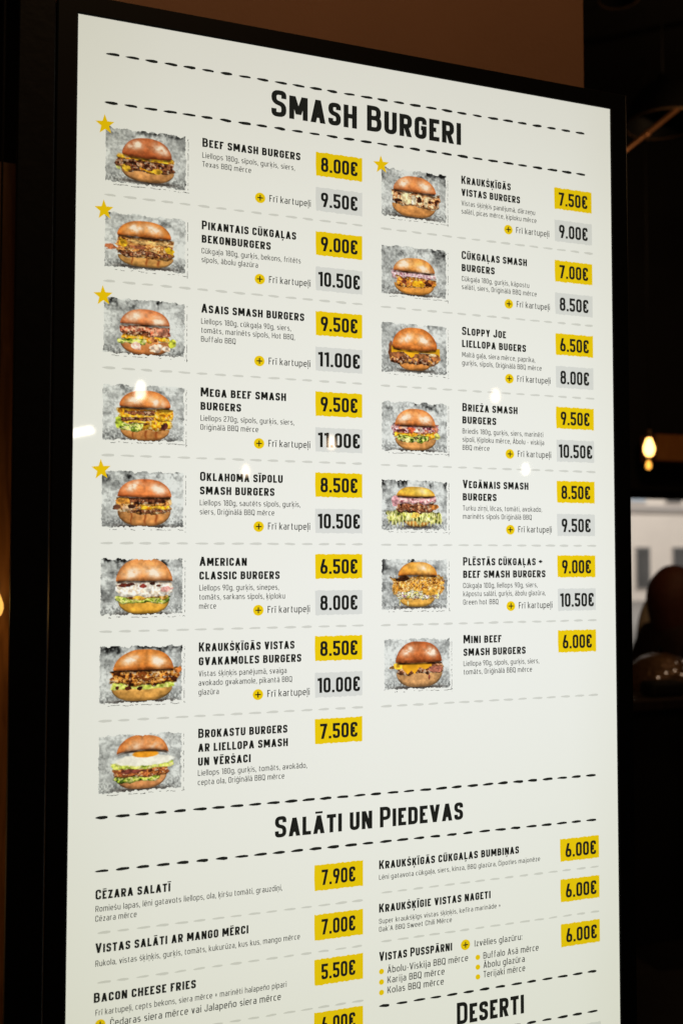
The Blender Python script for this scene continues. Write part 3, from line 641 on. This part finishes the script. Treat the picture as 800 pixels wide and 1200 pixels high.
RIGHT = [
    ([('Kraukšķīgās', 0.0946), ('vistas burgers', 0.1128)], [('Vistas šķiņķis panējumā, dārzeņu', 0.1423), ('salāti, picas mērce, ķiploku mērce', 0.1448)], '7.50€', '9.00€'),
    ([('Cūkgaļas smash', 0.1253), ('burgers', 0.0625)], [('Cūkgaļa 180g, gurķis, kāpostu', 0.1295), ('salāti, siers, Oriģinālā BBQ mērce', 0.1441)], '7.00€', '8.50€'),
    ([('Sloppy Joe', 0.0837), ('liellopa bugers', 0.1223)], [('Maltā gaļa, siera mērce, paprika,', 0.14), ('gurķis, sīpols, Oriģinālā BBQ mērce', 0.1528)], '6.50€', '8.00€'),
    ([('Brieža smash', 0.1049), ('burgers', 0.0637)], [('Briedis 180g, gurķis, siers, marinēti', 0.1547), ('sīpoli, Ķiploku mērce, Ābolu - viskija', 0.1565), ('BBQ mērce', 0.0506)], '9.50€', '10.50€'),
    ([('Vegānais smash', 0.125), ('burgers', 0.0635)], [('Turku zirņi, lēcas, tomāti, avokado,', 0.1512), ('marinēts sīpols Oriģinālā BBQ', 0.1309)], '8.50€', '9.50€'),
    ([('Plēstās cūkgaļas +', 0.1511), ('beef smash burgers', 0.1571)], [('Cūkgaļa 100g, liellops 90g, siers,', 0.1414), ('kāpostu salāti, gurķis, ābolu glazūra,', 0.1566), ('Green hot BBQ', 0.0655)], '9.00€', '10.50€'),
    ([('Mini beef', 0.0712), ('smash burgers', 0.1173)], [('Liellopa 90g, sīpols, gurķis, siers,', 0.1433), ('tomāts, Oriģinālā BBQ mērce', 0.1293)], '6.00€', None),
]
DESCR = ['beef burger with cheese under a glazed red-brown bun', 'pulled pork burger with bacon sticking out to the left', 'burger with bacon, lettuce and red onion',
 'burger with two cheesy patties and lettuce at the left', 'burger with browned onions and sauce running down the bottom bun', 'burger with white sauce and pickles on a yellow bottom bun',
 'wide crispy chicken burger over pale green guacamole', 'burger with fried egg and avocado', 'crispy chicken burger with cream sauce', 'burger with pale pink slaw under the bun',
 'burger with a smooth yellow cheese slice hanging over crumbly meat', 'burger with red onion rings and lettuce', 'burger with pink onion and stringy lettuce spilling out', 'shredded pork burger with slaw',
 'small burger with melted cheese on a pale bottom bun']
for r, (ti, de, p, g) in enumerate(LEFT):
    T = .1568+.1293*r
    burger_picture(r, .0405, T+.0045, .1275, .0925, 'picture of a '+DESCR[r])
    if r in (0, 1, 2, 4): star(.0408, T+.0055)
    title(ti, .1878, T+.0182); n = len(ti)
    body('item_description', de, .1878, T+(.0355, .0555, .0745)[n-1])
    price(.3722, .4518, T, T+.0388, p, M['yellow'], .3808, .4435)
    if g:
        price(.3722, .4518, T+.0574, T+.0960, g, M['grey'], .3808 if len(g) < 6 else .3765, .4435 if len(g) < 6 else .4478)
        badge(.2802, T+.0868); body('side_dish_text', [('Frī kartupeļi', .0685)], .2950, T+.0912, cap=.0108, s=.125)
    if r < 7: dashes(.0405, .4530, .2682+.12985*r, M['dash'], .0192, .0040, .0277)
for r, (ti, de, p, g) in enumerate(RIGHT):
    T = .1575+.1293*r
    burger_picture(8+r, .4842+(.004 if r == 6 else 0), T+.0055, .1235, .0905, 'picture of a '+DESCR[8+r])
    if r == 0: star(.4850, T+.0055)
    title(ti, .6313, T+.0180)
    body('item_description', de, .6313, T+.0555)
    price(.8125, .8890, T+.001, T+.0388, p, M['yellow'], .8215, .8800)
    if g:
        price(.8125, .8890, T+.0585, T+.0965, g, M['grey'], .8215 if len(g) < 6 else .8170, .8800 if len(g) < 6 else .8850)
        badge(.7210, T+.0868); body('side_dish_text', [('Frī kartupeļi', .0655)], .7360, T+.0912, cap=.0108, s=.125)
    dashes(.4835, .8910, .2688+.12985*r, M['dash'], .0192, .0040, .0277)
for v, u0, lb in ((.0535, .0405, 'black dashed rule above the burger heading'), (.1280, .0395, 'black dashed rule below the burger heading'),
                  (1.1860, .0380, 'black dashed rule above the salad heading'), (1.2625, .0385, 'black dashed rule below the salad heading')):
    dashes(u0, .8850 if v > 1 else .8770, v, M['ink'], .0200, .0047, .0290, lb)
heading('Smash Burgeri', .2978, .1093, .0430, .3333)
heading('Salāti un Piedevas', .3080, 1.2395, .0322, .3212)
heading('Deserti', .6163, 1.5690, .0350, .1242)
dashes(.4800, .8845, 1.5193, M['ink'], .0200, .0047, .0290, 'black dashed rule above the dessert heading')
dashes(.4800, .8835, 1.5866, M['ink'], .0200, .0047, .0290, 'black dashed rule below the dessert heading')
C2 = .0140
title([('Cēzara salatī', .1080)], .0397, 1.3025); body('item_description', [('Romiešu lapas, lēni gatavots liellops, ola, ķiršu tomāti, grauzdiņi,', .2800), ('Cēzara mērce', .0590)], .0399, 1.3200)
title([('Vistas salāti ar mango mērci', .2265)], .0403, 1.3785); body('item_description', [('Rukola, vistas šķiņķis, gurķis, tomāts, kukurūza, kus kus, mango mērce', .3080)], .0406, 1.3975)
title([('Bacon cheese fries', .1480)], .0390, 1.4484); body('item_description', [('Frī kartupeļi, cepts bekons, siera mērce + marinēti halapeño pipari', .2857)], .0416, 1.4668)
badge(.0484, 1.4803, .0075); body('side_dish_text', [('Čedaras siera mērce vai Jalapeño siera mērce', .2560)], .0624, 1.4850, cap=.0104, s=.125)
for T, p in ((1.2880, '7.90€'), (1.3640, '7.00€'), (1.4325, '5.50€'), (1.5135, '6.00€')): price(.3722, .4530, T, T+.0395, p, M['yellow'], .3838, .4399)
for v in (1.3505, 1.4210, 1.5060): dashes(.0430, .4530, v, M['dash'], .0192, .0038, .0277)
title([('Kraukšķīgās cūkgaļas bumbiņas', .2527)], .4803, 1.3050, cap=.0138); body('item_description', [('Lēni gatavota cūkgaļa, siers, kinza, BBQ glazūra, Čipotles majonēze', .2930)], .4803, 1.3216, cap=.0078)
title([('Kraukšķīgie vistas nageti', .1989)], .4802, 1.3730, cap=.0138); body('item_description', [('Super kraukšķīgs vistas šķiņķis, kefīra marināde +', .2176), ("Oak'A BBQ Sweet Chili Mērce", .1277)], .4802, 1.3905, cap=.0078, pitch=.0125)
title([('Vistas Pusspārni', .1281)], .4802, 1.4488, cap=.0142)
badge(.6326, 1.4430, .0085); body('side_dish_text', [('Izvēlies glazūru:', .0890)], .6491, 1.4480, cap=.0102, s=.125)
body('sauce_choices', [('Ābolu-Viskija BBQ mērce', .1428), ('Karija BBQ mērce', .1001), ('Kolas BBQ mērce', .0987)], .4943, 1.4693, cap=.0106, pitch=.0158, s=.125)
body('sauce_choices', [('Buffalo Asā mērce', .1040), ('Ābolu glazūra', .0775), ('Terijaki mērce', .0781)], .6651, 1.4698, cap=.0106, pitch=.0152, s=.125)
for k in range(3): bullet(.4844, 1.4656+.0163*k); bullet(.6551, 1.4662+.0158*k)
for T in (1.2895, 1.3575, 1.4325): price(.8130, .8905, T, T+.0380, '6.00€', M['yellow'], .8232, .8842)
for v in (1.3427, 1.4190): dashes(.4835, .8912, v, M['dash'], .0192, .0038, .0277)
price(.8130, .8905, 1.6050, 1.6430, '4.50€'.replace('4', '5'), M['grey'], .8232, .8842)

# ---------------------------------------------------------------- beside and behind the display
tag(boxo('steel_post', .0365, .0868, 1.4600, 1.5200, .001, 4.199, M['post'], bev=.002), 'narrow black steel post standing close to the left edge of the menu screen', 'post')
t = thing('wood_panel', 'warm brown wooden panel glowing beside the black post at the far left', 'wood panel', (-.3, 2.26, 0))
for k in range(5):
    boxo('board', -.36+k*.145, -.36+k*.145+.142, 0, .03, .002, 2.36, M['wood'], t, bev=.003)
def bulb(loc, s, m, label, group=None, cord=True, name='pendant_bulb'):
    t = thing(name, label, 'bulb', loc, group)
    lathe('glass_bulb', [(0, -.062*s), (.014*s, -.060*s), (.024*s, -.048*s), (.030*s, -.028*s), (.029*s, -.008*s), (.021*s, .016*s), (.014*s, .032*s), (.012*s, .040*s)], m, t, n=20)
    lathe('socket', [(.0125*s, .038*s), (.016*s, .042*s), (.016*s, .075*s), (.009*s, .085*s), (.003*s, .088*s), (0, .088*s)], M['brass'], t, n=16)
    if cord: tube('cord', [(0, 0, .085*s), (0, 0, 4.199-loc[2])], .0025, M['black'], t, n=6)
    return t
bulb((.0255, 2.19, 1.405), .55, M['bulb_glow'], 'amber bulb glowing in front of the brown wooden panel at the left edge')
bulb((3.018, 4.0, 2.036), .88, M['bulb'], 'glowing amber filament bulb hanging right of the menu screen above the window')
bulb((3.33, 4.42, 1.992), .48, M['bulb_amber'], 'small amber bulb glowing just below the large filament bulb', cord=True)
# lamps of the room that the glass of the screen mirrors
for (x, y, z, s, mm, lb) in ((.645, -1.436, 2.242, .80, 'bulb_white', 'bright pale pendant bulb of the room mirrored on the fourth burger picture'),
                             (1.117, -1.404, 1.893, .52, 'bulb_warm', 'warm pendant bulb mirrored beside the onion burger title'),
                             (1.500, -1.322, 2.028, .62, 'bulb_warm', 'warm pendant bulb mirrored on the grey price tag in the left column'),
                             (2.234, -1.107, 2.254, .62, 'bulb_warm', 'warm pendant bulb mirrored above the venison burger title'),
                             (2.379, -1.088, 1.913, .50, 'bulb_white', 'pale pendant bulb mirrored between the last right hand rows')):
    bulb((x, y, z), s, M[mm], lb, 'pendant bulbs of the room seen as reflections')
t = thing('tube_lamp', 'short bright tube lamp of the room mirrored at the left edge of the screen', 'lamp', (.36, -1.477, 2.033))
tube('glowing_tube', [(-.10, 0, -.026), (.088, 0, .022)], .017, M['bulb_white'], t)
tube('cord', [(-.006, 0, .017), (-.006, 0, 2.16)], .003, M['black'], t, n=6)
lathe('end_cap', [(0, .0), (.02, .0), (.02, .02), (0, .02)], M['brass'], t, (.095, 0, .02), n=12)

# copper pipe and dim lamps under the dark ceiling
t = thing('copper_pipe', 'slanted copper pipe below the dark ceiling at upper right', 'pipe', (2.3, 3.6, 3.02))
tube('pipe', [(0, 0, 0), (.302, 0, .245), (1.3, 0, 1.06)], .0115, M['copper'], t)
lathe('coupling', [(.0117, -.02), (.015, -.018), (.015, .018), (.0117, .02)], M['copper'], t, (.42, 0, .340), n=16).rotation_euler = (0, math.radians(51), 0)
def shade(loc, r, label):
    t = thing('pendant_lamp', label, 'lamp', loc)
    lathe('lamp_shade', [(r, 0), (r*.97, .04), (r*.82, .11), (r*.55, .17), (r*.25, .20), (.02, .23), (0, .23)], M['post'], t)
    lathe('rim', [(r-.004, -.004), (r+.004, -.004), (r+.004, .004), (r-.004, .004), (r-.004, -.004)], M['brass'], t)
    tube('cord', [(0, 0, .228), (0, 0, 4.199-loc[2])], .003, M['black'], t, n=6)
shade((2.93, 3.75, 3.50), .17, 'black metal pendant shade with brass rim above the copper pipe')
shade((2.66, 3.70, 4.02), .09, 'small dim pendant shade cut by the top edge of the photo')

# window to the street
boxo('wooden_beam', 3.80, 7.0, 4.96, 5.12, 2.075, 2.235, M['beam'], bev=.005); tag(bpy.data.objects['wooden_beam'], 'warm lit wooden beam behind the hanging filament bulb', 'beam')
t = thing('street_window', 'large window at right looking onto the pale building', 'window', (4.35, 5.3, .75))
bm = bmesh.new()
for a in ((-1.25, 1.25, -.03, .03, .002, .05), (-1.25, 1.25, -.03, .03, 1.115, 1.163), (-1.25, -1.20, -.03, .03, .052, 1.113), (1.20, 1.25, -.03, .03, .052, 1.113)): box(bm, *a)
bmobj('window_frame', bm, M['post'], t)
gm = mat('window_glass', (1, 1, 1), .0); g = gm.node_tree; tr = g.nodes.new('ShaderNodeBsdfTransparent'); gl = g.nodes.new('ShaderNodeBsdfGlossy'); gl.inputs['Roughness'].default_value = .02
mx = g.nodes.new('ShaderNodeMixShader'); mx.inputs[0].default_value = .04; g.links.new(tr.outputs[0], mx.inputs[1]); g.links.new(gl.outputs[0], mx.inputs[2]); g.links.new(mx.outputs[0], g.nodes['Material Output'].inputs[0])
boxo('pane', -1.199, 1.199, -.004, .004, .051, 1.114, gm, t)
# pale building over the street
t = thing('pale_building', 'pale rendered building across the street seen through the window', 'building', (36, 40, -.65))
boxo('wall', -16, 16, .25, 10, 0, 13, M['facade'], t)
bm = bmesh.new(); box(bm, -16, 16, .10, .249, 4.27, 4.40); box(bm, -16, 16, .02, .249, 4.42, 4.60); bmobj('cornice', bm, M['facade_trim'], t)
for k in range(12):
    x = -15.4+2.13*k+.32
    w = boxo('window', x, x+.86, .16, .249, .55, 2.62, M['facade_trim'], t)
    boxo('pane', x+.06, x+.80, .13, .159, .62, 2.55, M['facade_pane'], w)
    x2 = x+.1
    w = boxo('window', x2-.45, x2+.55, .16, .249, 4.72, 6.6, M['facade_trim'], t)
    boxo('pane', x2-.38, x2+.48, .13, .159, 4.78, 6.5, M['facade_pale'] if k % 2 == 0 else M['facade_pane'], w)

# seated guest in front of the window (far out of focus)
def skinned(name, joints, edges, m, parent, sub=2, rootv=0):
    me = bpy.data.meshes.new(name); me.from_pydata([j[:3] for j in joints], edges, []); me.materials.append(m)
    o = bpy.data.objects.new(name, me); COL.objects.link(o); o.parent = parent
    o.modifiers.new('skin', 'SKIN'); sd = me.skin_vertices[0].data
    for i, j in enumerate(joints): sd[i].radius = (j[3], j[4] if len(j) > 4 else j[3]); sd[i].use_root = (i == rootv)
    s = o.modifiers.new('sub', 'SUBSURF'); s.levels = s.render_levels = sub
    me.update(); dg = bpy.context.evaluated_depsgraph_get(); ev = bpy.data.meshes.new_from_object(o.evaluated_get(dg))
    o.modifiers.clear(); o.data = ev; ev.polygons.foreach_set('use_smooth', [True]*len(ev.polygons))
    return o
p = thing('person', 'seated person with dark reddish hair and brown coat in front of the window', 'person', (3.35, 4.22, .085))
J = [(0, 0, .56, .15, .12), (0, 0, .80, .14, .11), (-.02, 0, 1.0, .16, .11), (-.03, 0, 1.07, .07, .07), (-.05, 0, 1.12, .055, .055), (-.08, -.01, 1.20, .085, .095), (-.085, -.01, 1.27, .075, .08),
     (-.02, -.18, 1.00, .06, .06), (-.08, -.24, .80, .048, .048), (-.28, -.20, .78, .034, .034), (-.38, -.16, .80, .03, .02),
     (-.02, .18, 1.00, .06, .06), (-.08, .24, .80, .048, .048), (-.28, .20, .78, .034, .034), (-.38, .16, .80, .03, .02),
     (-.42, -.10, .52, .075, .075), (-.45, -.10, .08, .045, .045), (-.56, -.10, .05, .04, .035),
     (-.42, .10, .52, .075, .075), (-.45, .10, .08, .045, .045), (-.56, .10, .05, .04, .035)]
E_ = [(0, 1), (1, 2), (2, 3), (3, 4), (4, 5), (5, 6), (2, 7), (7, 8), (8, 9), (9, 10), (2, 11), (11, 12), (12, 13), (13, 14), (0, 15), (15, 16), (16, 17), (0, 18), (18, 19), (19, 20)]
skinned('body', J, E_, M['skin'], p)
Jc = [(0, 0, .52, .18, .15), (0, 0, .80, .17, .14), (-.02, 0, 1.0, .18, .13), (-.03, 0, 1.07, .10, .10), (-.02, -.18, 1.00, .085, .085), (-.08, -.25, .80, .066, .066), (-.26, -.205, .785, .05, .05),
      (-.02, .18, 1.00, .085, .085), (-.08, .25, .80, .066, .066), (-.26, .205, .785, .05, .05), (-.40, -.10, .53, .095, .09), (-.44, -.10, .14, .06, .06), (-.40, .10, .53, .095, .09), (-.44, .10, .14, .06, .06)]
skinned('coat', Jc, [(0, 1), (1, 2), (2, 3), (2, 4), (4, 5), (5, 6), (2, 7), (7, 8), (8, 9), (0, 10), (10, 11), (0, 12), (12, 13)], M['coat'], p)
Jh = [(.0, 0, .98, .12, .13), (-.01, 0, 1.10, .14, .15), (-.03, 0, 1.22, .155, .16), (-.01, 0, 1.31, .12, .12), (.01, 0, 1.37, .05, .05)]
skinned('hair', Jh, [(0, 1), (1, 2), (2, 3), (3, 4)], M['hair'], p)
t = thing('stool', 'dark wooden stool under the seated person', 'stool', (3.35, 4.22, 0))
lathe('seat', [(0, .44), (.17, .44), (.18, .455), (.18, .475), (.17, .485), (0, .485)], M['dark_wood'], t)
for a in range(4): tube('leg', [(.1*math.cos(a*1.571+.785), .1*math.sin(a*1.571+.785), .44), (.17*math.cos(a*1.571+.785), .17*math.sin(a*1.571+.785), .002)], .014, M['dark_wood'], t, n=8)
o = skinned('draped_coat', [(0, 0, .60, .16, .08), (0, 0, .85, .16, .08), (0, 0, 1.05, .16, .08), (.01, 0, 1.20, .13, .06), (.02, 0, 1.28, .06, .05)], [(0, 1), (1, 2), (2, 3), (3, 4)], M['grey_coat'], None)
o.location = (3.78, 4.95, 0); tag(o, 'blurred beige knit coat hanging between the screen edge and the seated person', 'coat')

# counter with the glinting shells and dark appliances
t = thing('counter', 'dark wooden counter at lower right beyond the menu screen', 'counter', (3.2, 3.55, 0))
boxo('counter_top', -.9, 1.4, -.30, .35, .90, .94, M['dark_wood'], t, bev=.004); boxo('counter_front', -.88, 1.38, -.27, -.24, .002, .898, M['black'], t); boxo('side_panel', -.88, -.85, -.238, .33, .002, .898, M['dark_wood'], t)
def shell(loc, r, h, label):
    t = thing('domed_cover', label, 'cover', loc)
    lathe('shell', [(r, 0), (r*1.02, .01), (r*.98, h*.3), (r*.84, h*.62), (r*.55, h*.88), (r*.2, h*.985), (0, h)], M['glass_amber'], t, n=40)
    lathe('knob', [(0, h+.028), (.008, h+.026), (.012, h+.016), (.006, h+.004), (.006, h-.002)], M['post'], t, n=14)
    rr = random.Random(int(r*1000))
    for k in range(11 if r > .12 else 3):             # glowing beads added to imitate lamp reflections on the cover
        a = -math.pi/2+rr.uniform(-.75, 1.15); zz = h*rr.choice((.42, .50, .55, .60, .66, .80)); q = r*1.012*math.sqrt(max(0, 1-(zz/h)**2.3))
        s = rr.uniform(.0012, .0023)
        lathe('glint_bead', [(0, -s), (s*.8, -s*.6), (s, 0), (s*.8, s*.6), (0, s)], M['tiny'], t, (q*math.cos(a), q*math.sin(a), zz), n=8)
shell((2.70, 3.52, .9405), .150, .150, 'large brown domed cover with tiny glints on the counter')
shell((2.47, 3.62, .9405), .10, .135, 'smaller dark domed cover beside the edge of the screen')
tag(boxo('padded_box', 2.495, 2.66, 3.30, 3.40, .9405, 1.0, M['black'], bev=.02), 'low black rounded box on the counter beside the screen edge', 'box')
o = boxo('chair_back', 2.58, 2.95, 3.12, 3.17, .82, .972, M['grey_box'], bev=.022)
tag(o, 'charcoal rounded chair back in front of the domed covers', 'chair back')
tag(boxo('cabinet', 2.56, 3.3, 3.02, 3.22, .001, .80, M['dark_wood'], bev=.004), 'dark brown wooden cabinet at the lower right edge', 'cabinet')

scene.render.resolution_x = 682; scene.render.resolution_y = 1024
scene.render.engine = 'CYCLES'
scene.cycles.sample_clamp_indirect = 4
